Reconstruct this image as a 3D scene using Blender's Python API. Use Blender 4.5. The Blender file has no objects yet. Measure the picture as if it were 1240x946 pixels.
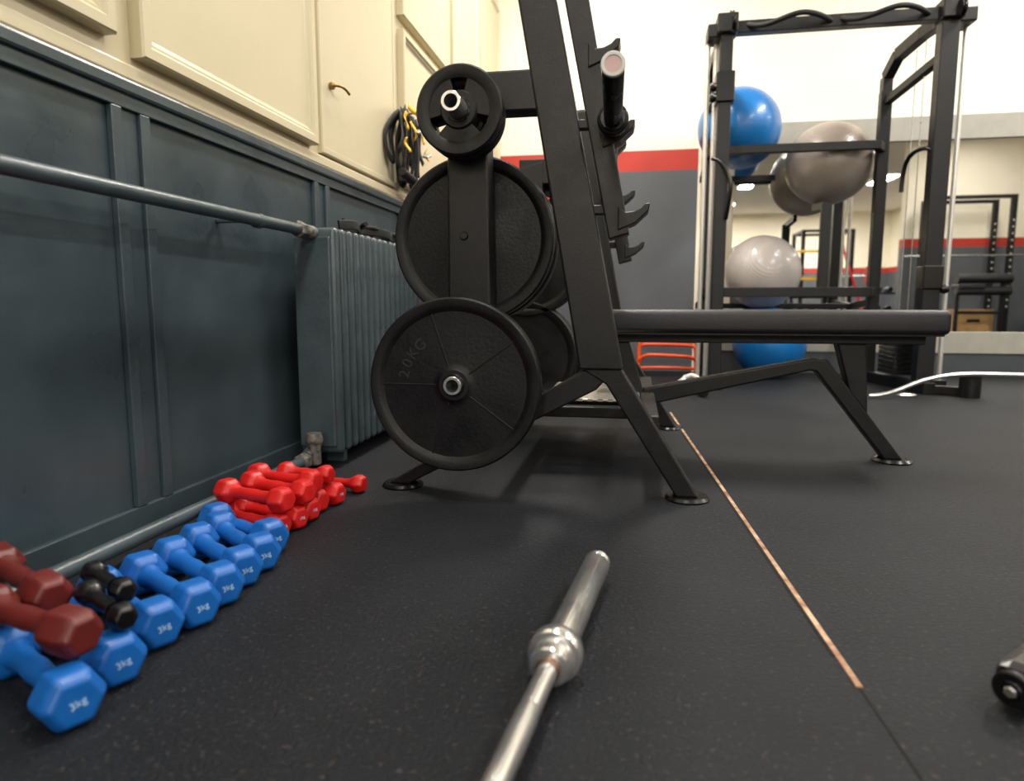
import bpy, bmesh, math, random
from mathutils import Vector, Matrix
random.seed(4)
scene=bpy.context.scene
col=scene.collection
# ------------------------------------------------------------ materials
def srgb(c):
    return tuple((x/12.92 if x<=.04045 else ((x+.055)/1.055)**2.4) for x in c)+(1,)
def mat(name,c,rough=.5,metal=0,noise=0,nscale=20,bump=0,bscale=60,rvar=0,coat=0,c2=None,spec=.5,detail=4):
    m=bpy.data.materials.new(name);m.use_nodes=True
    nt=m.node_tree;b=nt.nodes['Principled BSDF']
    base=srgb(c)
    b.inputs['Base Color'].default_value=base
    b.inputs['Roughness'].default_value=rough
    b.inputs['Metallic'].default_value=metal
    b.inputs['Specular IOR Level'].default_value=spec
    if coat: b.inputs['Coat Weight'].default_value=coat
    tc=nt.nodes.new('ShaderNodeTexCoord')
    if noise or c2:
        n=nt.nodes.new('ShaderNodeTexNoise');n.inputs['Scale'].default_value=nscale;n.inputs['Detail'].default_value=detail
        nt.links.new(tc.outputs['Object'],n.inputs['Vector'])
        r=nt.nodes.new('ShaderNodeValToRGB')
        r.color_ramp.elements[0].position=.35;r.color_ramp.elements[1].position=.65
        if c2: a=srgb(c2)
        else: a=tuple(x*(1-noise) for x in base[:3])+(1,)
        r.color_ramp.elements[0].color=a;r.color_ramp.elements[1].color=base
        nt.links.new(n.outputs['Fac'],r.inputs['Fac']);nt.links.new(r.outputs['Color'],b.inputs['Base Color'])
        if rvar:
            mr=nt.nodes.new('ShaderNodeMapRange')
            mr.inputs['From Min'].default_value=.3;mr.inputs['From Max'].default_value=.7
            mr.inputs['To Min'].default_value=rough-rvar;mr.inputs['To Max'].default_value=rough+rvar
            nt.links.new(n.outputs['Fac'],mr.inputs['Value']);nt.links.new(mr.outputs['Result'],b.inputs['Roughness'])
    if bump:
        n2=nt.nodes.new('ShaderNodeTexNoise');n2.inputs['Scale'].default_value=bscale;n2.inputs['Detail'].default_value=5
        nt.links.new(tc.outputs['Object'],n2.inputs['Vector'])
        bp=nt.nodes.new('ShaderNodeBump');bp.inputs['Strength'].default_value=bump;bp.inputs['Distance'].default_value=.01
        nt.links.new(n2.outputs['Fac'],bp.inputs['Height']);nt.links.new(bp.outputs['Normal'],b.inputs['Normal'])
    return m
M={}
M['black']=mat('black_powdercoat',(.06,.06,.07),.42,0,.35,35,.08,250,.06,spec=.40)
M['blackg']=mat('black_gloss',(.045,.045,.055),.27,0,.3,30)
M['rubber']=mat('black_rubber',(.045,.047,.055),.47,0,.35,18,.10,120,.08,spec=.34)
M['rubtext']=mat('embossed_rubber',(.13,.13,.14),.5)
M['pad']=mat('black_vinyl',(.11,.11,.13),.45,0,.2,40,.12,300)
M['greyp']=mat('grey_gloss_paint',(.228,.28,.302),.33,0,.22,5,.16,16,.07)
M['greyr']=mat('grey_radiator_paint',(.265,.312,.332),.34,0,.18,12,.10,60,.05)
M['greyb']=mat('grey_wall_paint',(.34,.355,.38),.6,0,.12,3,.1,40)
M['cream']=mat('cream_gloss_paint',(.79,.745,.625),.38,0,.05,4,.05,14,.05)
M['white']=mat('warm_white_plaster',(.95,.915,.84),.8,0,.04,3,.05,30)
M['ceil']=mat('ceiling_white',(.93,.92,.88),.9)
M['redp']=mat('red_wall_paint',(.72,.20,.15),.6,0,.1,5)
M['chrome']=mat('chrome',(.93,.93,.93),.22,.92,.08,20,.0,300,.04)
M['rod']=mat('polished_rod',(.86,.85,.83),.32,.6,.05,20)
M['steel']=mat('brushed_steel',(.72,.71,.69),.34,.9,.2,50,.06,400,.08)
M['dsteel']=mat('dark_steel',(.16,.16,.17),.3,.8,.3,50,0,1,.06)
M['blue']=mat('blue_vinyl',(.055,.365,.68),.40,0,.12,30,.06,300,.05)
M['red']=mat('red_vinyl',(.78,.095,.085),.42,0,.12,30,.06,300,.05)
M['maroon']=mat('maroon_vinyl',(.37,.095,.075),.42,0,.2,30,.06,300,.05)
M['orange']=mat('orange_paint',(.95,.34,.12),.45,0,.1,30)
M['yellow']=mat('yellow_webbing',(.93,.70,.08),.6,0,.1,60)
M['web']=mat('black_webbing',(.04,.04,.045),.75,0,.3,60)
M['brass']=mat('aged_brass',(.62,.50,.30),.38,1,.3,40)
M['copper']=mat('copper_ring',(.60,.48,.40),.38,.9,.2,40)
M['label']=mat('white_print',(.62,.76,.88),.6)
M['rope']=mat('white_rope',(.85,.85,.83),.7,0,.1,60)
M['wood']=mat('birch_plywood',(.70,.55,.36),.55,0,.2,8)
M['paper']=mat('poster_paper',(.85,.82,.78),.7)
M['strip']=mat('worn_wood_strip',(.76,.64,.52),.7,0,0,28,.2,120,0,0,(.50,.31,.19))
M['seam_and_shadow']=mat('dark_seam_and_shadow',(.03,.03,.03),.95)
M['lrub']=mat('light_grey_trim',(.62,.61,.575),.5,0,.1,10)
M['baseb']=mat('dark_baseboard',(.24,.26,.28),.5,0,.1,10)
M['chip']=mat('chipped_paint_metal',(.50,.46,.42),.5,.3,0,60,.3,90,0,0,(.24,.28,.30))
M['pink']=mat('pink_plastic_cap',(.80,.66,.66),.4)
def floor_mat():
    m=bpy.data.materials.new('rubber_floor');m.use_nodes=True
    nt=m.node_tree;b=nt.nodes['Principled BSDF'];L=nt.links
    tc=nt.nodes.new('ShaderNodeTexCoord')
    n=nt.nodes.new('ShaderNodeTexNoise');n.inputs['Scale'].default_value=2.2;n.inputs['Detail'].default_value=8;n.inputs['Roughness'].default_value=.65
    L.new(tc.outputs['Object'],n.inputs['Vector'])
    r=nt.nodes.new('ShaderNodeValToRGB');r.color_ramp.elements[0].position=.3;r.color_ramp.elements[1].position=.72
    r.color_ramp.elements[0].color=srgb((.060,.072,.092));r.color_ramp.elements[1].color=srgb((.108,.120,.142))
    L.new(n.outputs['Fac'],r.inputs['Fac'])
    v=nt.nodes.new('ShaderNodeTexNoise');v.inputs['Scale'].default_value=120;v.inputs['Detail'].default_value=3
    L.new(tc.outputs['Object'],v.inputs['Vector'])
    r2=nt.nodes.new('ShaderNodeValToRGB');r2.color_ramp.elements[0].position=.60;r2.color_ramp.elements[1].position=.72
    r2.color_ramp.elements[0].color=(0,0,0,1);r2.color_ramp.elements[1].color=(.5,.5,.5,1)
    L.new(v.outputs['Fac'],r2.inputs['Fac'])
    mx=nt.nodes.new('ShaderNodeMix');mx.data_type='RGBA'
    L.new(r2.outputs['Color'],mx.inputs['Factor']);L.new(r.outputs['Color'],mx.inputs[6]);mx.inputs[7].default_value=srgb((.35,.31,.30))
    L.new(mx.outputs[2],b.inputs['Base Color'])
    b.inputs['Roughness'].default_value=.64;b.inputs['Specular IOR Level'].default_value=.22
    n3=nt.nodes.new('ShaderNodeTexNoise');n3.inputs['Scale'].default_value=160;n3.inputs['Detail'].default_value=4
    L.new(tc.outputs['Object'],n3.inputs['Vector'])
    bp=nt.nodes.new('ShaderNodeBump');bp.inputs['Strength'].default_value=.6;bp.inputs['Distance'].default_value=.006
    L.new(n3.outputs['Fac'],bp.inputs['Height']);L.new(bp.outputs['Normal'],b.inputs['Normal'])
    return m
M['floor']=floor_mat()
def mirror_mat():
    m=bpy.data.materials.new('mirror_glass');m.use_nodes=True
    b=m.node_tree.nodes['Principled BSDF'];b.inputs['Base Color'].default_value=(.90,.92,.90,1)
    b.inputs['Metallic'].default_value=1;b.inputs['Roughness'].default_value=.01
    return m
M['mirror']=mirror_mat()
def emis(name,c,s):
    m=bpy.data.materials.new(name);m.use_nodes=True
    b=m.node_tree.nodes['Principled BSDF'];b.inputs['Emission Color'].default_value=c+(1,);b.inputs['Emission Strength'].default_value=s
    return m
M['lamp']=emis('lamp_diffuser',(1,.97,.9),6)
def ballmat(name,c,c2,axis_scale=24):
    m=mat(name,c,.3,0,0,6,0,1,0,.3,c2)
    nt=m.node_tree;b=nt.nodes['Principled BSDF']
    tc=nt.nodes.new('ShaderNodeTexCoord');w=nt.nodes.new('ShaderNodeTexWave');w.bands_direction='Z';w.inputs['Scale'].default_value=axis_scale
    bp=nt.nodes.new('ShaderNodeBump');bp.inputs['Strength'].default_value=.2;bp.inputs['Distance'].default_value=.003
    nt.links.new(tc.outputs['Object'],w.inputs['Vector']);nt.links.new(w.outputs['Fac'],bp.inputs['Height']);nt.links.new(bp.outputs['Normal'],b.inputs['Normal'])
    return m
M['ballblue']=ballmat('blue_ball_pvc',(.09,.44,.72),(.07,.40,.67))
M['ballgrey']=ballmat('grey_ball_pvc',(.56,.52,.49),(.52,.48,.45))
M['ballsilver']=ballmat('silver_ball_pvc',(.76,.73,.72),(.72,.69,.68))
def tread():
    m=mat('tread_plate',(.72,.70,.66),.35,1)
    nt=m.node_tree;b=nt.nodes['Principled BSDF'];tc=nt.nodes.new('ShaderNodeTexCoord')
    v=nt.nodes.new('ShaderNodeTexChecker');v.inputs['Scale'].default_value=60
    nt.links.new(tc.outputs['Object'],v.inputs['Vector'])
    v.inputs['Color1'].default_value=srgb((.95,.93,.88));v.inputs['Color2'].default_value=srgb((.6,.58,.55))
    nt.links.new(v.outputs['Color'],b.inputs['Base Color']);b.inputs['Metallic'].default_value=.4
    return m
M['tread']=tread()
# ------------------------------------------------------------ builders
def link(name,me,m,parent=None,smooth=False,bevel=0,seg=2,ang=35):
    o=bpy.data.objects.new(name,me);col.objects.link(o)
    if m is not None and len(me.materials)==0: me.materials.append(M[m] if isinstance(m,str) else m)
    if smooth:
        for p in me.polygons:p.use_smooth=True
        me.set_sharp_from_angle(angle=math.radians(ang))
    if bevel:
        b=o.modifiers.new('bev','BEVEL');b.width=bevel;b.segments=seg;b.limit_method='ANGLE';b.angle_limit=math.radians(30)
    if parent is not None:o.parent=parent
    return o
def empty(name):
    e=bpy.data.objects.new(name,None);e.empty_display_size=.05;col.objects.link(e);return e
def tomesh(bm,name):
    bmesh.ops.recalc_face_normals(bm,faces=bm.faces)
    me=bpy.data.meshes.new(name);bm.to_mesh(me);bm.free();return me
def box(name,a,b,m,parent=None,bevel=0):
    bm=bmesh.new();bmesh.ops.create_cube(bm,size=1)
    for v in bm.verts:
        v.co=Vector(((a[0]+b[0])/2+v.co.x*(b[0]-a[0]),(a[1]+b[1])/2+v.co.y*(b[1]-a[1]),(a[2]+b[2])/2+v.co.z*(b[2]-a[2])))
    return link(name,tomesh(bm,name),m,parent,bevel=bevel)
def prism(name,pts,y0,y1,m,parent=None,bevel=.003):
    bm=bmesh.new()
    A=[bm.verts.new((x,y0,z)) for x,z in pts];B=[bm.verts.new((x,y1,z)) for x,z in pts]
    bm.faces.new(A);bm.faces.new(B[::-1]);n=len(pts)
    for i in range(n):bm.faces.new((A[i],A[(i+1)%n],B[(i+1)%n],B[i]))
    return link(name,tomesh(bm,name),m,parent,bevel=bevel)
def bar(name,p,q,w,d,m,parent=None,bevel=.004,side=(0,1,0)):
    p=Vector(p);q=Vector(q);ax=(q-p).normalized();s=Vector(side);s=(s-ax*s.dot(ax)).normalized();u=ax.cross(s)
    bm=bmesh.new();vs=[]
    for c in(p,q):
        for i,j in((-1,-1),(1,-1),(1,1),(-1,1)):vs.append(bm.verts.new(c+u*(i*w/2)+s*(j*d/2)))
    bm.faces.new(vs[:4]);bm.faces.new(vs[4:])
    for i in range(4):bm.faces.new((vs[i],vs[(i+1)%4],vs[4+(i+1)%4],vs[4+i]))
    return link(name,tomesh(bm,name),m,parent,bevel=bevel)
def lathe(name,prof,o,d,m,parent=None,segs=48,smooth=True,bevel=0,phase=0,closed=False):
    o=Vector(o);d=Vector(d).normalized()
    t=Vector((0,0,1)) if abs(d.z)<.9 else Vector((1,0,0))
    u=(t-d*t.dot(d)).normalized();v=d.cross(u)
    bm=bmesh.new();rings=[]
    for r,tt in prof:
        if r<1e-6: rings.append([bm.verts.new(o+d*tt)])
        else: rings.append([bm.verts.new(o+d*tt+u*(r*math.cos(phase+2*math.pi*k/segs))+v*(r*math.sin(phase+2*math.pi*k/segs))) for k in range(segs)])
    pairs=list(zip(rings[:-1],rings[1:]))
    if closed:pairs.append((rings[-1],rings[0]))
    for A,B in pairs:
        for k in range(segs):
            k2=(k+1)%segs
            if len(A)==1 and len(B)==1:continue
            if len(A)==1:bm.faces.new((A[0],B[k],B[k2]))
            elif len(B)==1:bm.faces.new((A[k],A[k2],B[0]))
            else:bm.faces.new((A[k],A[k2],B[k2],B[k]))
    return link(name,tomesh(bm,name),m,parent,smooth=smooth,bevel=bevel)
def cyl(name,p,q,r,m,parent=None,segs=32,ch=.002):
    p=Vector(p);q=Vector(q);L=(q-p).length
    ch=min(ch,r*.4,L*.4)
    return lathe(name,[(0,0),(r-ch,0),(r,ch),(r,L-ch),(r-ch,L),(0,L)],p,q-p,m,parent,segs)
def tube(name,p,q,r,ri,m,parent=None,segs=36):
    p=Vector(p);q=Vector(q);L=(q-p).length
    return lathe(name,[(ri,0),(r-.001,0),(r,.001),(r,L-.001),(r-.001,L),(ri,L)],p,q-p,m,parent,segs,closed=True)
def wire(name,pts,r,m,parent=None,cyclic=False,kind='NURBS',flat=None,res=8):
    cu=bpy.data.curves.new(name,'CURVE');cu.dimensions='3D'
    sp=cu.splines.new('NURBS' if kind=='NURBS' else 'POLY');sp.points.add(len(pts)-1)
    for i,p in enumerate(pts):sp.points[i].co=(*p,1)
    if kind=='NURBS':sp.order_u=min(4,len(pts));sp.use_endpoint_u=not cyclic
    sp.use_cyclic_u=cyclic;sp.resolution_u=res
    if flat: cu.extrude=flat
    cu.bevel_depth=r
    cu.bevel_resolution=4;cu.use_fill_caps=True
    cu.materials.append(M[m])
    tmp=bpy.data.objects.new('tmp',cu);col.objects.link(tmp)
    me=bpy.data.meshes.new_from_object(tmp.evaluated_get(bpy.context.evaluated_depsgraph_get()))
    bpy.data.objects.remove(tmp)
    if len(me.materials)==0: me.materials.append(M[m])
    return link(name,me,None,parent,smooth=True,ang=50)
def ribbon(name,pts,w,m,parent,closed=True):
    bm=bmesh.new();n=len(pts);P=[Vector(p) for p in pts];vs=[]
    for i in range(n):
        a=P[(i-1)%n] if (closed or i>0) else P[i];b=P[(i+1)%n] if (closed or i<n-1) else P[i]
        t=(b-a);t.x=0
        t=t.normalized() if t.length>1e-6 else Vector((0,0,1))
        nn=Vector((0,-t.z,t.y))*w/2
        vs.append((bm.verts.new(P[i]-nn),bm.verts.new(P[i]+nn)))
    for i in range(n if closed else n-1):
        a=vs[i];b=vs[(i+1)%n];bm.faces.new((a[0],a[1],b[1],b[0]))
    me=bpy.data.meshes.new(name);bm.to_mesh(me);bm.free()
    o=link(name,me,m,parent,smooth=True,ang=60)
    s=o.modifiers.new('s','SOLIDIFY');s.thickness=.003
    return o
def sector(name,r0,r1,a0,a1,c,y0,y1,m,parent,n=10,bevel=.002):
    P=[(c[0]+r1*math.cos(a0+(a1-a0)*i/n),c[1]+r1*math.sin(a0+(a1-a0)*i/n)) for i in range(n+1)]
    P+=[(c[0]+r0*math.cos(a1+(a0-a1)*i/n),c[1]+r0*math.sin(a1+(a0-a1)*i/n)) for i in range(n+1)]
    return prism(name,P,y0,y1,m,parent,bevel)
def text(name,s,size,M4,m,parent=None,ext=.0006):
    cu=bpy.data.curves.new(name,'FONT');cu.body=s;cu.size=size;cu.extrude=ext;cu.align_x='CENTER';cu.align_y='CENTER'
    cu.materials.append(M[m]);o=bpy.data.objects.new(name,cu);col.objects.link(o);o.matrix_world=M4
    if parent is not None:o.parent=parent
    return o
# ------------------------------------------------------------ room shell
X0,X1,Y0,Y1,ZC=-1.12,8.0,-13.0,5.6,3.5
YP=-2.6   # partition face
box('floor',(X0-.1,Y0-.1,-.1),(X1+.1,Y1+.1,0),'floor')
box('ceiling',(X0-.1,Y0-.1,ZC),(X1+.1,Y1+.1,ZC+.1),'ceil')
def multi(name,boxes,m,bevel=0):
    bm=bmesh.new()
    for a,b in boxes:
        g=bmesh.ops.create_cube(bm,size=1)
        for v in g['verts']:
            v.co=Vector(((a[0]+b[0])/2+v.co.x*(b[0]-a[0]),(a[1]+b[1])/2+v.co.y*(b[1]-a[1]),(a[2]+b[2])/2+v.co.z*(b[2]-a[2])))
    return link(name,tomesh(bm,name),m,bevel=bevel)
wl=empty('wall_left')
box('lower_wall',(X0-.1,Y0,0),(X0,Y1,1.0),'greyp',wl)
box('upper_wall',(X0-.1,Y0,1.0),(X0,Y1,ZC),'cream',wl)
bts=[((X0,Y0,.955),(X0+.014,Y1,.99)),((X0,Y0,.0),(X0+.015,Y1,.07))]
ys=[-3.5,-2.5,-1.5,-.5,.45,1.40,2.34,3.22,4.1,4.95]
for y in ys:
    bts+=[((X0,y-.062,.07),(X0+.016,y-.032,.955)),((X0,y+.026,.07),(X0+.016,y+.056,.955)),((X0,y-.032,.0),(X0+.005,y+.026,.98))]
multi('trim_1',bts,'greyp',.005)
multi('trim_2',[((X0,Y0,.985),(X0+.024,Y1,1.018))],'greyp',.007)
multi('trim_3',[((X0,Y0,1.018),(X0+.016,Y1,1.055))],'cream',.006)
def leaf(name,y0,y1,z0,z1,handle=None,flat=False):
    g=empty(name)
    rings=[(0,0),(0,.030),(.004,.035),(.026,.035),(.031,.030),(.034,.026),(.040,.026),(.046,.020),(.052,.018)] if not flat else [(0,0),(0,.014),(.004,.018),(.022,.018),(.025,.014)]
    bm=bmesh.new();R=[]
    for i,pz in rings:
        R.append([bm.verts.new((X0+pz,yy,zz)) for yy,zz in((y0+i,z0+i),(y1-i,z0+i),(y1-i,z1-i),(y0+i,z1-i))])
    for A,B in zip(R[:-1],R[1:]):
        for k in range(4):bm.faces.new((A[k],A[(k+1)%4],B[(k+1)%4],B[k]))
    bm.faces.new(R[-1])
    link('leaf',tomesh(bm,'leaf'),'cream',g)
    if handle:
        hy,hz=handle
        cyl('rosette',(X0+.014,hy,hz),(X0+.03,hy,hz),.013,'brass',g)
        wire('lever',[(X0+.03,hy,hz),(X0+.055,hy,hz),(X0+.057,hy+.03,hz+.002),(X0+.055,hy+.075,hz-.01)],.005,'brass',g)
    return g
leaf('door_1',.40,1.35,1.095,2.6)
leaf('door_2',1.425,2.285,1.075,2.6)
leaf('door_3',2.345,3.12,1.065,2.6,(2.43,1.315),True)
leaf('door_4',3.20,4.02,1.09,1.80)
leaf('door_5',3.20,4.02,1.86,2.8)
leaf('door_6',4.10,4.78,1.09,2.8)
leaf('door_7',4.86,5.52,1.09,2.8)
leaf('door_8',-.6,.32,1.095,2.6)
wb=empty('wall_back')
box('upper_wall',(X0,Y1,1.72),(X1,Y1+.1,ZC),'white',wb)
box('lower_wall',(X0,Y1,0),(.45,Y1+.1,1.565),'greyb',wb)
box('red_band',(X0,Y1,1.565),(.45,Y1+.1,1.72),'redp',wb)
box('mirror_backing',(.45,Y1+.005,0),(X1,Y1+.1,1.72),'white',wb)
box('corner_edge',(.45,Y1-.004,.0),(.47,Y1+.01,1.72),'white',wb)
box('wall_mirror',(.72,Y1-.008,.32),(X1,Y1+.004,1.715),'mirror')
box('trim_4',(.72,Y1-.03,1.71),(X1,Y1,1.88),'lrub',None,.004)
box('trim_5',(.47,Y1-.03,.17),(X1,Y1,.33),'lrub',None,.004)
box('baseboard_back',(.47,Y1-.02,0),(X1,Y1,.17),'baseb',None,.003)
def banded(name,a,b):
    g=empty(name)
    box('lower_wall',(a[0],a[1],0),(b[0],b[1],1.565),'greyb',g);box('red_band',(a[0],a[1],1.565),(b[0],b[1],1.72),'redp',g);box('upper_wall',(a[0],a[1],1.72),(b[0],b[1],ZC),'white',g)
banded('wall_right',(X1,Y0),(X1+.1,Y1))
banded('wall_rear',(X0,Y0-.1),(X1,Y0))
banded('wall_partition',(4.78,YP-.2),(X1,YP))
def strip(name,pts,w,m,z):
    bm=bmesh.new()
    for i in range(len(pts)-1):
        p=Vector((*pts[i],z));q=Vector((*pts[i+1],z));d=(q-p).normalized();n=Vector((d.y,-d.x,0))*w/2
        bm.faces.new([bm.verts.new(p-n),bm.verts.new(p+n),bm.verts.new(q+n),bm.verts.new(q-n)])
    g=bmesh.ops.extrude_face_region(bm,geom=bm.faces[:])
    for v in g['geom']:
        if isinstance(v,bmesh.types.BMVert):v.co.z-=.002
    return link(name,tomesh(bm,name),m)
strip('trim_6',[(.18,3.42),(.319,.965)],.009,'strip',.0015)
strip('strip_shadow',[(.171,3.42),(.308,1.05)],.007,'seam_and_shadow',.0012)  # painted shadow: dark strip laid along the edge of the wood strip
strip('trim_8',[(.319,.96),(.36,.2)],.003,'seam_and_shadow',.0012)
strip('trim_9',[(-.628,.3),(-.637,.90)],.002,'seam_and_shadow',.0010)
# ------------------------------------------------------------ pipes + radiator
g=empty('heating_pipe')
cyl('pipe',(-1.065,-2.6,.755),(-1.0,2.0,.755),.0165,'greyr',g)
for y in(-1,1.72):
    bar('bracket',(X0,y,.755),(-1.04,y,.755),.012,.02,'greyr',g);lathe('clip',[(.0165,0),(.0205,.002),(.0205,.02),(.0165,.022)],(-1.008+ (y-1.72)*.014,y,.755),(0,1,0),'greyr',g)
lathe('union_nut',[(.017,0),(.026,.004),(.026,.03),(.017,.035)],(-1.002,1.94,.755),(0,1,0),'chip',g,6,False,.002)
lathe('union',[(.017,0),(.022,.004),(.022,.05),(.017,.055)],(-1.0,1.98,.752),(0,1,0),'chip',g)
g=empty('return_pipe')
cyl('pipe',(-1.05,-2.6,.05),(-1.0,1.98,.05),.0165,'greyr',g)
lathe('nut',[(.017,0),(.027,.004),(.027,.03),(.017,.035)],(-1.0,1.9,.05),(0,1,0),'chip',g,6,False,.002)
cyl('valve',(-.985,1.965,.03),(-.985,1.965,.105),.02,'chip',g)
lathe('valve_cap',[(.0,0),(.026,0),(.028,.01),(.022,.03),(0,.032)],(-.985,1.965,.1),(0,0,1),'chip',g)
cyl('inlet',(-1.0,1.94,.06),(-1.0,2.02,.09),.018,'chip',g)
g=empty('radiator')
for i in range(22):
    y=2.05+i*.055
    bm=bmesh.new();bmesh.ops.create_cube(bm,size=1)
    for v in bm.verts:v.co=Vector((-.995+v.co.x*.145,y+v.co.y*.034,.41+v.co.z*.72))
    o=link('section_%d'%i,tomesh(bm,'section'),'greyr',g,bevel=.016,seg=4)
    for p in o.data.polygons:p.use_smooth=True
    box('web_%d'%i,(-1.06,y-.029,.075),(-.940,y+.029,.74),'greyr',g,.004)
cyl('header_top',(-1.0,2.035,.70),(-1.0,3.23,.70),.035,'greyr',g);cyl('header_low',(-1.0,2.035,.10),(-1.0,3.23,.10),.035,'greyr',g)
for y in(2.16,3.09):box('leg',(-1.03,y-.015,0),(-.97,y+.015,.07),'greyr',g)
g=empty('resistance_band')
pts=[(-.95+.03*math.sin(i*1.7),2.12+i*.085,.785+.013*abs(math.sin(i*1.3))) for i in range(9)]
wire('loop_1',pts,.004,'web',g,flat=.012)
pts=[(-1.0+.03*math.cos(i*1.9),2.2+i*.08,.788+.016*abs(math.sin(i*1.1+1))) for i in range(9)]
wire('loop_2',pts,.006,'web',g,flat=.010)
pts=[(-.96+.03*math.cos(i*2.3),2.3+i*.05,.80+.01*abs(math.sin(i*1.9+1))) for i in range(9)]
wire('loop_3',pts,.008,'web',g)
# ------------------------------------------------------------ suspension trainer on wall hook
g=empty('suspension_trainer')
SY=3.10
HX=X0+.03
cyl('hook',(X0+.016,SY,1.385),(X0+.13,SY,1.395),.006,'steel',g)
def drop(name,ya,za,yb,zb,w,m,xo,sag=0):
    """a doubled-over webbing tail, hanging nearly straight with a small kink"""
    pts=[]
    for k in range(9):
        t=k/8
        pts.append((HX+xo+.01*math.sin(t*5+ya*20),ya+(yb-ya)*t+sag*math.sin(math.pi*t),za+(zb-za)*t))
    ribbon(name,pts,w,m,g,False)
def loop(name,y,w,z0,z1,xo,m,wd):
    pts=[]
    for k in range(28):
        a=2*math.pi*k/28;c=math.cos(a)
        yy=SY+(y-SY)*(1-max(0,c))**.7+w*math.sin(a)*(1-.45*c)
        pts.append((HX+xo+.01*math.sin(a*2+y*9),yy,(z0+z1)/2+(z1-z0)/2*c))
    ribbon(name,pts,wd,m,g)
# black hanging straps
for i,(dy,w,z0) in enumerate([(-.10,.035,1.17),(.11,.04,1.12),(.0,.03,1.08),(.15,.03,1.19),(-.05,.03,1.13),(.07,.03,1.10)]):
    loop('strap_%d'%i,SY+dy,w,z0,1.395+.004*i,i*.008,'web',.036)
for i,(a,za,b,zb,sg) in enumerate([(-.06,1.38,-.14,1.20,.01),(-.01,1.39,-.07,1.14,-.02),(.03,1.39,.02,1.07,.02),(.06,1.38,.13,1.13,.02),(.09,1.36,.18,1.20,-.01),(.02,1.38,.08,1.08,.0)]):
    drop('tail_%d'%i,SY+a,za,SY+b,zb,.034,'web',.05+i*.004,sg)
# yellow webbing accents over the black
for i,(a,za,b,zb,sg) in enumerate([(-.10,1.37,-.13,1.29,.0),(-.06,1.41,.06,1.38,.0),(.08,1.38,.16,1.29,.01),(.16,1.27,.19,1.22,.0),(-.03,1.35,.0,1.27,.0),(-.12,1.26,-.10,1.20,.0)]):
    drop('yellow_tab_%d'%i,SY+a,za,SY+b,zb,.026,'yellow',.082,sg)
for i,(y,z) in enumerate([(-.02,1.30),(.11,1.22)]):
    bar('buckle_%d'%i,(X0+.125,SY+y,z),(X0+.13,SY+y+.05,z+.02),.03,.012,'steel',g)
for i,(y,z) in enumerate(((-.06,1.115),(.09,1.075))):
    cyl('grip_%d'%i,(X0+.09,SY+y-.06,z),(X0+.10,SY+y+.06,z-.02),.019,'web',g)
# ------------------------------------------------------------ weight plates
def plate(name,c,yf,R,th,m='rubber',ribs=4,rot=0,label=None,sgn=1):
    g=empty(name);x,z=c
    h=th
    lathe('disc',[(.028,.003),(.040,.003),(.046,.008),(.060,.010),(R*.84,.010),(R*.88,.003),(R*.91,.0),(R*.98,.0),(R,.005),(R,h-.005),(R*.98,h),(R*.91,h),(R*.88,h-.003),(R*.84,h-.010),(.060,h-.010),(.04,h-.003),(.028,h-.003)],(x,yf,z),(0,1,0),m,g,72,closed=True)
    tube('hub_insert',(x,yf+.001,z),(x,yf+h-.001,z),.030,.0255,'dsteel',g)
    for k in range(ribs):
        a=rot+2*math.pi*k/ribs
        p=Vector((x+.05*math.cos(a),yf+.0102,z+.05*math.sin(a)));q=Vector((x+R*.85*math.cos(a),yf+.0102,z+R*.85*math.sin(a)))
        bar('rib_%d'%k,p,q,.005,.004,m,g,.0015)
    if label:
        for ang,s in label:
            for k,ch in enumerate(s):
                a=ang-(k-(len(s)-1)/2)*.22
                rr=R*.60
                mm=Matrix.Translation((x+rr*math.cos(a),yf+.0095,z+rr*math.sin(a)))@Matrix.Rotation(math.pi/2,4,'X')@Matrix.Rotation(a-math.pi/2,4,'Z')
                text('mark',ch,.042,mm,'rubtext',g,.0012)
    return g
def grip_plate(name,c,yf,R,th):
    g=empty(name);x,z=c
    lathe('rim',[(R*.70,.004),(R*.76,0),(R*.96,0),(R,.005),(R,th-.005),(R*.96,th),(R*.76,th),(R*.70,th-.004)],(x,yf,z),(0,1,0),'rubber',g,64,closed=True)
    lathe('hub',[(.026,-.001),(.044,-.001),(.048,.004),(.048,th-.004),(.044,th),(.026,th)],(x,yf,z),(0,1,0),'rubber',g,48,closed=True)
    for k in range(3):
        a=math.radians(-90+120*k)
        sector('web_%d'%k,.040,R*.79,a-math.radians(44),a+math.radians(44),c,yf+.005,yf+th-.006,'rubber',g)
    tube('hub_insert',(x,yf-.003,z),(x,yf+th,z),.031,.0255,'dsteel',g)
    return g
plate('weight_plate',(-.47,.318),1.735,.232,.045,rot=math.radians(36),ribs=5,label=[(math.radians(150),'20KG')])
plate('weight_plate',(-.47,.318),1.782,.226,.036,ribs=0)
grip_plate('weight_plate_small',(-.45,1.018),1.74,.112,.035)
grip_plate('weight_plate_small',(-.45,1.012),1.778,.108,.040)
plate('weight_plate',(-.46,.715),1.925,.232,.045,ribs=0,rot=.4)
plate('weight_plate',(-.455,.712),1.972,.232,.045,ribs=0)
plate('weight_plate',(-.455,.705),2.019,.226,.04,ribs=0)
for i in range(3): plate('weight_plate',(-.44,.715),2.92-.05*(i+1)-.0,.232,.045,ribs=0,rot=.3)
for i in range(3): plate('weight_plate',(-.46,.318),2.92-.05*(i+1),.228,.045,ribs=0,rot=.3)
grip_plate('weight_plate_small',(-.45,1.012),3.02,.108,.040)
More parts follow.
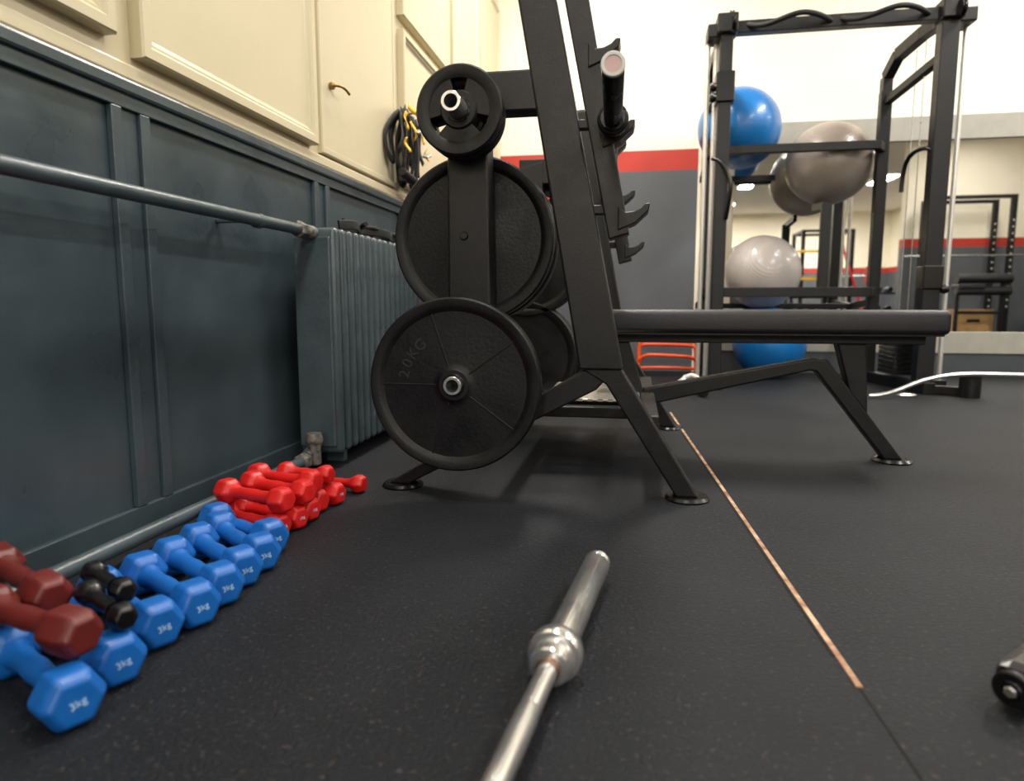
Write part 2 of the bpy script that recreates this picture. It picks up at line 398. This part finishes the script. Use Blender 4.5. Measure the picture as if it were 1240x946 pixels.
# ------------------------------------------------------------ olympic bench
g=empty('weight_bench')
def side(yc,near):
    y0,y1=yc-.04,yc+.04
    n='near' if near else 'far'
    prism('upright_'+n,[(-.147,.355),(-.030,.355),(-.222,1.325),(-.318,1.318)],y0,y1,'black',g,.006)
    prism('upright_cap_'+n,[(-.225,1.323),(-.315,1.316),(-.316,1.322),(-.226,1.330)],y0+.004,y1-.004,'blackg',g,.002)
    sx=lambda z:-.078-.2034*(z-.72)
    prism('hook_plate_'+n,[(sx(.70),.70),(sx(.70)+.053,.715),(sx(1.37)+.063,1.37),(sx(1.37),1.37)],yc-.03,yc+.03,'black',g,.004)
    for k,z in enumerate((.78,1.0)):
        box('spacer_%s_%d'%(n,k),(sx(z)-.035,yc-.015,z-.012),(sx(z)+.01,yc+.015,z+.012),'black',g,.003)
    for k,z in enumerate((.735,.945,1.145)):
        bx=sx(z)+.040
        prism('hook_%s_%d'%(n,k),[(bx-.01,z-.012),(bx+.035,z+.006),(bx+.068,z+.036),(bx+.072,z+.056),(bx+.060,z+.056),(bx+.048,z+.044),(bx+.030,z+.036),(bx+.008,z+.034),(bx-.01,z+.05)],yc-.036,yc+.036,'black',g,.003)
    prism('leg_front_'+n,[(-.150,.36),(-.035,.36),(.178,.012),(.118,.012),(-.075,.315)],y0+.01,y1-.01,'black',g,.005)
    prism('leg_rear_'+n,[(-.115,.365),(-.06,.345),(-.10,.30),(-.64,.012),(-.70,.012)],y0+.012,y1-.012,'black',g,.005)
    for fx in(.150,-.665):
        lathe('foot_pad_%s'%n,[(0,0),(.058,0),(.06,.004),(.054,.012),(0,.014)],(fx,yc,0),(0,0,1),'blackg',g)
    prism('storage_post_'+n,[(-.512,.10),(-.385,.16),(-.398,.98),(-.508,.98)],y0,y1,'black',g,.006)
    box('storage_arm_'+n,(-.50,y0+.005,1.035),(-.262,y1-.005,1.14),'black',g,.006)
    prism('post_head_'+n,[(-.508,.97),(-.398,.97),(-.398,1.13),(-.508,1.10)],y0+.002,y1-.002,'black',g,.006)
    for z in(.715,.318,1.018):
        lathe('bolt_%s'%n,[(0,-.006),(.009,-.006),(.012,0)],(-.463,y0,z),(0,1,0),'blackg',g,24)
side(1.88,True);side(2.98,False)
def peg(n,x,z,ya,yb,m='steel'):
    tube(n,(x,ya,z),(x,yb,z),.0245,.017,m,g)
peg('peg_1',-.47,.318,1.722,1.845,'chrome');peg('peg_2',-.45,1.018,1.665,1.845,'chrome')
peg('peg_3',-.46,.715,1.91,2.13);peg('peg_4',-.46,.318,2.71,2.95);peg('peg_5',-.44,.715,2.71,2.95);peg('peg_6',-.45,1.018,3.0,3.16)
bar('cross_front',(.045,1.9,.20),(.045,2.96,.20),.05,.05,'black',g,side=(0,0,1))
bar('cross_rear',(-.33,1.9,.19),(-.33,2.96,.19),.05,.05,'black',g,side=(0,0,1))
bar('spine',(-.33,2.47,.195),(.05,2.47,.195),.05,.05,'black',g)
bar('long_tube_near',(-.33,2.2,.185),(.04,2.2,.185),.035,.035,'black',g)
box('foot_platform',(-.30,2.24,.213),(.02,2.72,.222),'tread',g,.002)
YB=2.47
prism('bench_rail',[(.03,.172),(.03,.235),(.595,.350),(.64,.345),(.895,.012),(.835,.012),(.605,.305),(.585,.308)],YB-.03,YB+.03,'black',g,.006)
lathe('foot_pad_bench',[(0,0),(.062,0),(.064,.005),(.056,.013),(0,.015)],(.870,YB,0),(0,0,1),'blackg',g)
prism('pad_support',[(.655,.44),(.755,.44),(.775,.16),(.745,.20),(.715,.235)],YB-.03,YB+.03,'black',g,.005)
box('pad_carrier',(-.12,YB-.05,.40),(.93,YB+.05,.435),'black',g,.004)
prism('pad_bracket',[(-.12,.40),(-.02,.40),(.04,.20),(-.03,.20)],YB-.03,YB+.03,'black',g,.004)
bm=bmesh.new();bmesh.ops.create_cube(bm,size=1)
for v in bm.verts:v.co=Vector((.415+v.co.x*1.11,YB+v.co.y*.27,.474+v.co.z*.078))
o=link('pad',tomesh(bm,'pad'),'pad',g,bevel=.018,seg=5)
for p in o.data.polygons:p.use_smooth=True
box('pad_board',(-.12,YB-.12,.43),(.955,YB+.12,.44),'blackg',g)
# ------------------------------------------------------------ barbells
def barbell(name,tip,d,z,sleeve,shaft,sl=.37,cap='chrome',rr=1.0):
    g=empty(name);d=Vector((*d,0)).normalized();t=Vector((*tip,z))
    def sl_(o,dd,n):
        R=.0245*rr
        lathe('sleeve_'+n,[(0,.003),(R*.6,.003),(R*.62,.0),(R-.003,0),(R,.003),(R,.012),(R-.001,.014),(R-.001,.02),(R,.022),(R,sl),],o,dd,sleeve,g,40)
        if cap=='pink':
            tube('end_ring_'+n,o-dd*.003,o+dd*.006,R+.001,R-.006,'rope',g);lathe('end_cap_'+n,[(0,-.001),(R-.006,-.001),(R-.006,.004)],o,dd,'pink',g,32)
        else: lathe('end_cap_'+n,[(0,-.0015),(.017,-.0015),(.019,.002),(.0,.004)],o,dd,'chrome',g,32)
        cm='chrome' if cap!='pink' else sleeve
        lathe('collar_'+n,[(R,sl-.006),(.030,sl-.006),(.031,sl),(.037,sl+.002),(.039,sl+.005),(.039,sl+.026),(.037,sl+.029),(.030,sl+.030),(.029,sl+.055),(.026,sl+.058),(.0145,sl+.060)],o,dd,cm,g,48)
        lathe('ring_'+n,[(.0145,sl+.06),(.0170,sl+.061),(.0170,sl+.066),(.0145,sl+.067)],o,dd,'copper',g,32)
    sl_(t,d,'a')
    L=sl*2+.06*2+1.31
    e=t+d*L;sl_(e,-d,'b')
    cyl('shaft',t+d*(sl+.05),t+d*(L-sl-.05),.0142,shaft,g,32)
    for a,b in((.10,.55),(.78,1.23)):
        lathe('knurl',[(.0143,0),(.0149,.003),(.0149,b-a-.003),(.0143,b-a)],t+d*(sl+.06+a),d,shaft,g,32)
    return g
barbell('barbell',(-.061,1.268),(-.111,-1),.040,'chrome','chrome',sl=.345)
barbell('barbell',(-.053,1.395),(-.033,1),.990,'dsteel','dsteel',sl=.39,cap='pink',rr=.93)
# ------------------------------------------------------------ dumbbells
def db_mesh(name,m,R,hl,L,hr):
    bm=bmesh.new()
    def ring(r,x,n,ph):
        return [bm.verts.new((x,r*math.cos(ph+2*math.pi*k/n),r*math.sin(ph+2*math.pi*k/n))) for k in range(n)]
    for s in(-1,1):
        prof=[(R*.66,s*(L/2-hl/2)),(R,s*(L/2-hl/2+.014)),(R,s*(L/2+hl/2-.014)),(R*.76,s*(L/2+hl/2))]
        rs=[ring(r,x,6,0) for r,x in prof]
        for A,B in zip(rs[:-1],rs[1:]):
            for k in range(6):bm.faces.new((A[k],A[(k+1)%6],B[(k+1)%6],B[k]))
        bm.faces.new(rs[0]);bm.faces.new(rs[-1])
    hp=[(hr*1.5,-L/2+hl*.4),(hr*1.08,-L/2+hl*.62),(hr*.95,-L*.15),(hr*1.05,0),(hr*.95,L*.15),(hr*1.08,L/2-hl*.62),(hr*1.5,L/2-hl*.4)]
    rs=[ring(r,x,20,0) for r,x in hp]
    for A,B in zip(rs[:-1],rs[1:]):
        for k in range(20):bm.faces.new((A[k],A[(k+1)%20],B[(k+1)%20],B[k]))
    me=tomesh(bm,name);me.materials.append(M[m])
    return me
DB={'blue':db_mesh('blue_dumbbell',"blue",.042,.062,.2,.0165),'red':db_mesh('red_dumbbell',"red",.033,.052,.17,.0145),
    'reds':db_mesh('small_red_dumbbell',"red",.028,.042,.12,.0125),'maroon':db_mesh('maroon_dumbbell',"maroon",.034,.07,.17,.016),'blk':db_mesh('black_dumbbell',"blackg",.022,.036,.11,.0115)}
NM={'blue':'hex_dumbbell','red':'hex_dumbbell_red','reds':'hex_dumbbell_red','maroon':'hex_dumbbell_maroon','blk':'hex_dumbbell_black'}
def db(kind,R,L,z,roll=0,z2=None,lab=None):
    me=DB[kind];o=bpy.data.objects.new(NM[kind],me);col.objects.link(o)
    r=Vector((*R,z));l=Vector((*L,z if z2 is None else z2));ax=(r-l).normalized()
    half={'blue':.1,'red':.085,'reds':.06,'maroon':.085,'blk':.055}[kind]
    c=r-ax*half
    s=Vector((0,0,1)).cross(ax).normalized();u=ax.cross(s)
    mm=Matrix((( ax.x,s.x,u.x,c.x),(ax.y,s.y,u.y,c.y),(ax.z,s.z,u.z,c.z),(0,0,0,1)))@Matrix.Rotation(roll,4,'X')
    o.matrix_world=mm
    for p in me.polygons:p.use_smooth=True
    b=o.modifiers.new('bev','BEVEL');b.width=.0055;b.segments=3;b.limit_method='ANGLE';b.angle_limit=math.radians(30);b.harden_normals=True
    if lab:
        hl={'blue':.062,'red':.052,'maroon':.07,'reds':.042,'blk':.036}[kind]
        tm=Matrix.Translation((half+hl/2+.0004,0,0))@Matrix.Rotation(math.pi/2,4,'Z')@Matrix.Rotation(math.pi/2,4,'X')
        t=text('label',lab,.0145 if kind=='blue' else .011,Matrix.Identity(4),'label',None,.0003);t.parent=o;t.matrix_local=tm@Matrix.Rotation(-roll+.25,4,'Z')
    return o
zb=.0368
blue=[((-.70,.70),(-.88,.79)),((-.715,.795),(-.90,.885)),((-.73,.90),(-.90,.99)),((-.715,.975),(-.90,1.08)),((-.72,1.055),(-.90,1.165)),((-.73,1.135),(-.90,1.25)),((-.735,1.212),(-.90,1.33)),((-.765,1.30),(-.94,1.385))]
for i,(R,L) in enumerate(blue):db('blue',R,L,zb,lab='3kg')
db('red',(-.80,1.395),(-.965,1.45),.029,lab='1kg');db('red',(-.79,1.46),(-.96,1.515),.029,lab='1kg');db('red',(-.79,1.525),(-.96,1.58),.029,lab='1kg')
db('red',(-.80,1.595),(-.97,1.64),.029);db('red',(-.785,1.665),(-.95,1.70),.029,lab='1kg')
db('red',(-.79,1.40),(-.97,1.455),.087);db('red',(-.775,1.475),(-.95,1.535),.087);db('red',(-.80,1.565),(-.97,1.61),.087)
db('reds',(-.80,1.65),(-.93,1.67),.084);db('reds',(-.765,1.785),(-.88,1.795),.025)
db('maroon',(-.725,.735),(-.88,.77),.104,z2=.108);db('maroon',(-.86,.835),(-1.0,.90),.103,z2=.11)
db('blk',(-.705,.805),(-.80,.855),.094,z2=.098);db('blk',(-.77,.885),(-.87,.94),.093)
# ------------------------------------------------------------ exercise balls
def ball(name,c,r,m,rot=(0,0,0),sq=.97):
    bm=bmesh.new();bmesh.ops.create_uvsphere(bm,u_segments=64,v_segments=40,radius=r)
    me=tomesh(bm,name);o=link(name,me,m,smooth=True,ang=80);o.location=c;o.rotation_euler=rot;o.scale=(1,1,sq)
    lathe('valve',[(0,r+.003),(.010,r+.002),(.012,r-.004)],(0,0,0),(.3,.9,.2),'white',o,20)
    return o
ball('exercise_ball_blue',(.69,5.22,1.765),.285,'ballblue',(.5,.3,0))
ball('exercise_ball_grey',(1.315,5.29,1.515),.290,'ballgrey',(.6,-.3,0),.96)
ball('exercise_ball_silver',(.90,5.27,.765),.265,'ballsilver',(1.1,.2,0),.96)
ball('exercise_ball_blue',(.96,5.22,.255),.26,'ballblue',(.2,.8,0),.97)
# ------------------------------------------------------------ cable machine
g=empty('cable_machine')
YF,YR=4.5,5.10
xl,xr=.50,1.72;xl2,xr2=.475,1.60
for n,x,x2,hw in(('l',xl,xl2,.038),('r',xr,xr2,.048)):
    box('front_post_'+n,(x-hw,YF-.045,0),(x+hw,YF+.045,2.22),'black',g,.006)
    box('rear_post_'+n,(x2-.035,YR-.035,0),(x2+.035,YR+.035,1.93),'black',g,.006)
    bar('base_rail_'+n,(x,YF-.12,.035),(x2,YR+.05,.035),.07,.07,'black',g,side=(1,0,0))
    wirepts=[(x2,YR,1.90),(x2,YR,2.02),(x2+(x-x2)*.2,YR-.12,2.12),(x2+(x-x2)*.6,YR-.38,2.155),(x,YF,2.165)]
    for i in range(len(wirepts)-1):bar('arch_%s_%d'%(n,i),wirepts[i],wirepts[i+1],.075,.06,'black',g,side=(1,0,0))
    bar('brace_'+n,(x2,YR,1.86),(x,YF,1.96),.05,.045,'black',g,side=(1,0,0))
    for gx in((.405,.452) if n=='l' else (1.795,1.845)):
        cyl('guide_rod_%s'%n,(gx,YF+.08,.06),(gx,YF+.08,2.12),.014,'rod',g)
    box('guide_base_'+n,(min(x,.37 if n=='l' else x),YF+.045,.0),(max(x,1.88 if n=='r' else x),YF+.12,.07),'black',g,.004)
    box('pulley_bracket_'+n,(x-.11 if n=='l' else x-.05,YF-.03,2.12),(x+.05 if n=='l' else x+.14,YF+.14,2.20),'black',g,.008)
    box('top_clamp_'+n,(x-.06,YF-.08,2.13),(x+.06,YF+.06,2.24),'black',g,.008)
    for k,(yy,zz) in enumerate(((YF+.02,2.24),(YF-.09,2.17))):
        lathe('pulley_%s_%d'%(n,k),[(.0,-.012),(.045,-.012),(.045,-.008),(.037,0),(.045,.008),(.045,.012),(0,.012)],(x+.03,yy,zz),(1,0,0),'blackg',g,32)
    for k,(yy) in enumerate((YF+.2,YF+.34)):
        cyl('cable_%s_%d'%(n,k),(x2+(x-x2)*.7,yy,.3),(x2+(x-x2)*.7,yy,2.1),.0035,'steel',g,8)
    for k in range(9):
        box('stack_%s_%d'%(n,k),(x2+(x-x2)*.6-.07,YF+.14,.09+k*.03),(x2+(x-x2)*.6+.07,YF+.42,.117+k*.03),'blackg',g,.003)
    box('carriage_'+n,(x-.055,YF-.06,.62 if n=='r' else 1.74),(x+.055,YF+.06,.76 if n=='r' else 1.92),'blackg',g,.008)
bar('top_beam',(xl-.05,YF,2.17),(xr+.05,YF,2.17),.07,.07,'black',g,side=(0,0,1))
YM=YR-.13
bar('rear_beam',(.49,YM,1.565),(1.545,YM,1.565),.055,.05,'black',g)
bar('rear_beam_low',(.49,YM,.615),(1.545,YM,.615),.065,.05,'black',g)
for n,x,xx in(('l',xl2,.50),('r',xr2,1.53)):
    bar('rear_beam_arm_'+n,(x,YR,1.565),(xx,YM,1.565),.055,.05,'black',g,side=(1,0,0))
    bar('low_beam_arm_'+n,(x,YR,.615),(xx,YM,.615),.055,.05,'black',g,side=(1,0,0))
bar('mid_rail',(xl2,YR+.42,1.47),(1.0,YR+.42,1.47),.04,.035,'black',g)
bar('mid_rail_arm',(xl2,YR,1.52),(xl2,YR+.42,1.47),.045,.04,'black',g,side=(1,0,0))
bar('low_rail',(xl2,YR+.44,.52),(xr2,YR+.44,.52),.04,.035,'black',g)
bar('low_rail_arm_l',(xl2,YR,.55),(xl2,YR+.44,.52),.045,.04,'black',g,side=(1,0,0))
bar('low_rail_arm_r',(xr2,YR,.55),(xr2,YR+.44,.52),.045,.04,'black',g,side=(1,0,0))
bar('mid_post',(1.235,YM,.60),(1.235,YM,1.20),.06,.045,'black',g,side=(0,1,0))
bar('ball_saddle',(1.235,YM,1.19),(1.235,YR+.2,1.215),.05,.03,'black',g,side=(1,0,0))
for k,(a,b) in enumerate(((.62,1.08),(1.14,1.6))):
    wire('pullup_grip_%d'%k,[(a,YF-.03,2.18),(a+.05,YF-.10,2.135),(a+.14,YF-.16,2.14),((a+b)/2,YF-.18,2.17),(b-.14,YF-.16,2.18),(b-.05,YF-.10,2.17),(b,YF-.03,2.17)],.015,'web',g)
wire('side_handle_r',[(1.60,YF+.2,1.22),(1.60,YF+.2,1.36),(1.605,YF+.14,1.46),(1.67,YF-.02,1.45),(1.70,YF,1.40)],.013,'blackg',g)
wire('side_handle_l',[(.53,YF-.05,1.05),(.55,YF-.1,1.2),(.55,YF-.1,1.3),(.50,YF-.05,1.4),(.44,YF-.02,1.42)],.013,'blackg',g)
for k,(x,z) in enumerate(((.43,1.83),(.43,1.77),(1.79,.62),(1.70,.45))):
    lathe('knob_%d'%k,[(0,-.02),(.02,-.02),(.03,0),(.02,.02),(0,.02)],(x,YF-.04,z),(1,0,0),'blackg',g,20)
cyl('foot_cap',(1.90,4.30,0),(1.90,4.30,.13),.055,'black',g)
bar('foot_link',(1.74,4.42,.03),(1.90,4.32,.03),.05,.05,'black',g,side=(0,0,1))
g=empty('cable_attachment_bar')
wire('bar',[(1.32,4.15,.015),(1.40,4.12,.02),(1.55,4.15,.10),(1.75,4.16,.155),(2.1,4.1,.15),(2.6,4.05,.15),(3.0,4.0,.15)],.0125,'chrome',g)
cyl('sleeve',(2.95,4.0,.15),(3.1,3.98,.15),.018,'blackg',g)
cyl('rest',(3.02,4.0,0),(3.02,4.0,.14),.03,'blackg',g)
g=empty('cable_handle')
wire('loop',[(1.50,4.25,.008),(1.56,4.22,.010),(1.62,4.26,.010),(1.58,4.31,.01),(1.52,4.30,.008)],.008,'chrome',g,cyclic=True)
g=empty('triceps_rope')
wire('rope',[(.24,4.3,.03),(.28,4.15,.08),(.33,4.2,.13),(.38,4.12,.10),(.42,4.2,.03)],.014,'rope',g)
wire('rope_2',[(.22,4.0,.02),(.28,4.1,.07),(.30,4.2,.10)],.012,'rope',g)
cyl('end',(.40,4.0,.03),(.38,4.2,.03),.022,'blackg',g)
g=empty('agility_hurdle')
for k,(y,z) in enumerate(((5.25,.26),(5.42,.22))):
    wire('hoop_%d'%k,[(.03,y,.012),(.03,y,z-.05),(.035,y,z),(.09,y,z+.005),(.40,y,z),(.46,y,z-.005),(.465,y,z-.05),(.465,y,.012)],.014,'orange',g)
    bar('foot_%d'%k,(.03,y-.12,.012),(.03,y+.04,.012),.022,.022,'orange',g);bar('foot_b%d'%k,(.465,y-.12,.012),(.465,y+.04,.012),.022,.022,'orange',g)
wire('mid_bar',[(.03,5.25,.10),(.06,5.22,.155),(.12,5.2,.16),(.38,5.2,.15),(.44,5.22,.14),(.465,5.25,.09)],.013,'orange',g)
wire('low_bar',[(.03,5.25,.05),(.10,5.2,.07),(.38,5.2,.065),(.465,5.25,.05)],.011,'orange',g)
g=empty('wall_notice')
box('frame',(-.80,5.57,1.30),(-.50,5.6,1.56),'blackg',g,.004)
box('sheet',(-.78,5.565,1.36),(-.60,5.572,1.52),'paper',g);box('band',(-.78,5.563,1.36),(-.60,5.568,1.42),'redp',g)
# lever arm, bottom right
g=empty('machine_lever_arm')
d=Vector((.72,.69,.03)).normalized();s=Vector((.69,-.72,0)).normalized();p=Vector((.492,.930,.036))
bar('arm',p,p+d*.72,.06,.056,'blackg',g,.018,side=s)
cyl('end_cap',p+d*.006,p-d*.006,.024,'black',g)
cyl('washer',p-d*.004,p-d*.009,.013,'dsteel',g,24)
cyl('bolt',p-d*.004,p-d*.014,.008,'steel',g,6)
q=p+d*.72
bar('stand',(q.x,q.y,0),(q.x,q.y,.06),.08,.08,'black',g,side=(1,0,0))
# ------------------------------------------------------------ objects seen in the mirror (rear of room)
g=empty('squat_rack')
for x in(5.0,6.15):
    for y in(-2.35,-1.75):
        box('post',(x-.04,y-.04,0),(x+.04,y+.04,2.35),'black',g,.004)
        for k in range(14):cyl('hole',(x,y+.039,.5+k*.11),(x,y+.0415,.5+k*.11),.014,'rope',g,12)
    bar('foot',(x,-2.5,.03),(x,-1.5,.03),.06,.06,'black',g,side=(1,0,0))
bar('top',(5.0,-1.75,2.32),(6.15,-1.75,2.32),.06,.06,'black',g);bar('top_2',(5.0,-2.35,2.32),(6.15,-2.35,2.32),.06,.06,'black',g)
cyl('racked_bar',(4.5,-1.68,1.35),(6.7,-1.68,1.35),.014,'steel',g)
g=empty('roller_bench')
box('seat',(5.1,-1.3,.78),(5.5,-1.0,.86),'pad',g,.02)
cyl('roller',(5.1,-1.1,.95),(5.9,-1.1,.95),.08,'pad',g);cyl('roller_2',(5.1,-1.1,.75),(5.9,-1.1,.75),.07,'pad',g)
for x in(5.15,5.8):bar('leg',(x,-1.15,0),(x,-1.15,.95),.05,.05,'black',g,side=(1,0,0))
bar('frame',(5.15,-1.15,.4),(5.8,-1.15,.4),.05,.05,'black',g)
g=empty('plyo_box')
box('box',(5.25,-1.95,0),(5.85,-1.45,.45),'wood',g,.006);box('hand_hole',(5.45,-1.452,.24),(5.65,-1.447,.29),'web',g)
g=empty('dip_stand')
for x in(2.6,3.4):
    for y in(-2.2,-1.6):bar('post',(x,y,0),(x,y,1.2),.05,.05,'black',g,side=(1,0,0))
    bar('rail',(x,-2.3,1.2),(x,-1.5,1.2),.05,.05,'yellow',g,side=(1,0,0))
bar('cross',(2.6,-2.2,1.0),(3.4,-2.2,1.0),.05,.05,'yellow',g);bar('cross_2',(2.6,-1.6,1.45),(3.4,-1.6,1.45),.04,.04,'yellow',g)
for x in(2.6,3.4):bar('upper',(x,-1.6,1.2),(x,-1.6,1.47),.04,.04,'yellow',g,side=(1,0,0))
g=empty('battle_rope')
cyl('anchor_post',(3.55,-2.3,0),(3.55,-2.3,2.2),.03,'black',g)
wire('rope',[(3.55,-2.24,2.1),(3.62,-2.2,1.6),(3.8,-2.15,1.1),(3.95,-2.1,.6),(4.1,-2.0,.05),(4.3,-1.9,.03)],.022,'red',g)
g=empty('dumbbell_rack')
for z in(.35,.75):
    box('shelf',(3.2,-4.95,z),(6.4,-4.6,z+.04),'black',g,.004)
    for k in range(14):
        cyl('weight',(3.32+k*.22,-4.85,z+.10),(3.32+k*.22,-4.62,z+.10),.055,'rubber',g,20)
for x in(3.22,6.38):bar('leg',(x,-4.8,0),(x,-4.8,.8),.05,.05,'black',g,side=(1,0,0))
g=empty('power_rack')
for x in(3.9,5.0):
    for y in(-7.4,-6.4):box('post',(x-.04,y-.04,0),(x+.04,y+.04,2.3),'black',g)
    bar('top_side',(x,-7.4,2.27),(x,-6.4,2.27),.06,.06,'black',g,side=(1,0,0))
for y in(-7.4,-6.4):bar('top',(3.9,y,2.27),(5.0,y,2.27),.06,.06,'black',g)
cyl('bar',(3.4,-6.3,1.2),(5.5,-6.3,1.2),.015,'steel',g)
for x in(3.55,5.35):cyl('loaded_plate',(x-.03,-6.3,1.2),(x+.03,-6.3,1.2),.22,'redp',g)
ball('exercise_ball_blue',(6.9,-1.8,.30),.30,'ballblue')
# ------------------------------------------------------------ lamps
for x in(-.2,2.6,5.6):
    for y in(-10.5,-6.5,-1.2,1.4,4.0):  # the two rows deepest in the rear are added to brighten that area
        g=empty('ceiling_lamp')
        box('housing',(x-.16,y-.65,ZC-.07),(x+.16,y+.65,ZC),'ceil',g,.005);box('diffuser',(x-.14,y-.62,ZC-.08),(x+.14,y+.62,ZC-.068),'lamp',g)
        e={4.0:95,1.4:54,-1.2:36,-6.5:170,-10.5:190}[y]
        L=bpy.data.lights.new('lamp_light','AREA');L.shape='RECTANGLE';L.size=.3;L.size_y=1.25;L.energy=e;L.color=(1,.95,.87)
        o=bpy.data.objects.new('light',L);col.objects.link(o);o.location=(x,y,ZC-.09);o.parent=g
w=bpy.data.worlds.new('world');scene.world=w;w.use_nodes=True
w.node_tree.nodes['Background'].inputs[0].default_value=(.8,.9,1,1);w.node_tree.nodes['Background'].inputs[1].default_value=.3
# ------------------------------------------------------------ camera
cam=bpy.data.cameras.new('camera');co=bpy.data.objects.new('camera',cam);col.objects.link(co)
co.location=(0,0,.53);co.rotation_euler=(math.radians(90-7.17),0,math.radians(10.2))
cam.lens=24;cam.sensor_width=36;cam.sensor_fit='HORIZONTAL';cam.clip_start=.02
cam.dof.use_dof=True;cam.dof.focus_distance=1.85;cam.dof.aperture_fstop=2.8
scene.camera=co
scene.view_settings.view_transform='Standard'
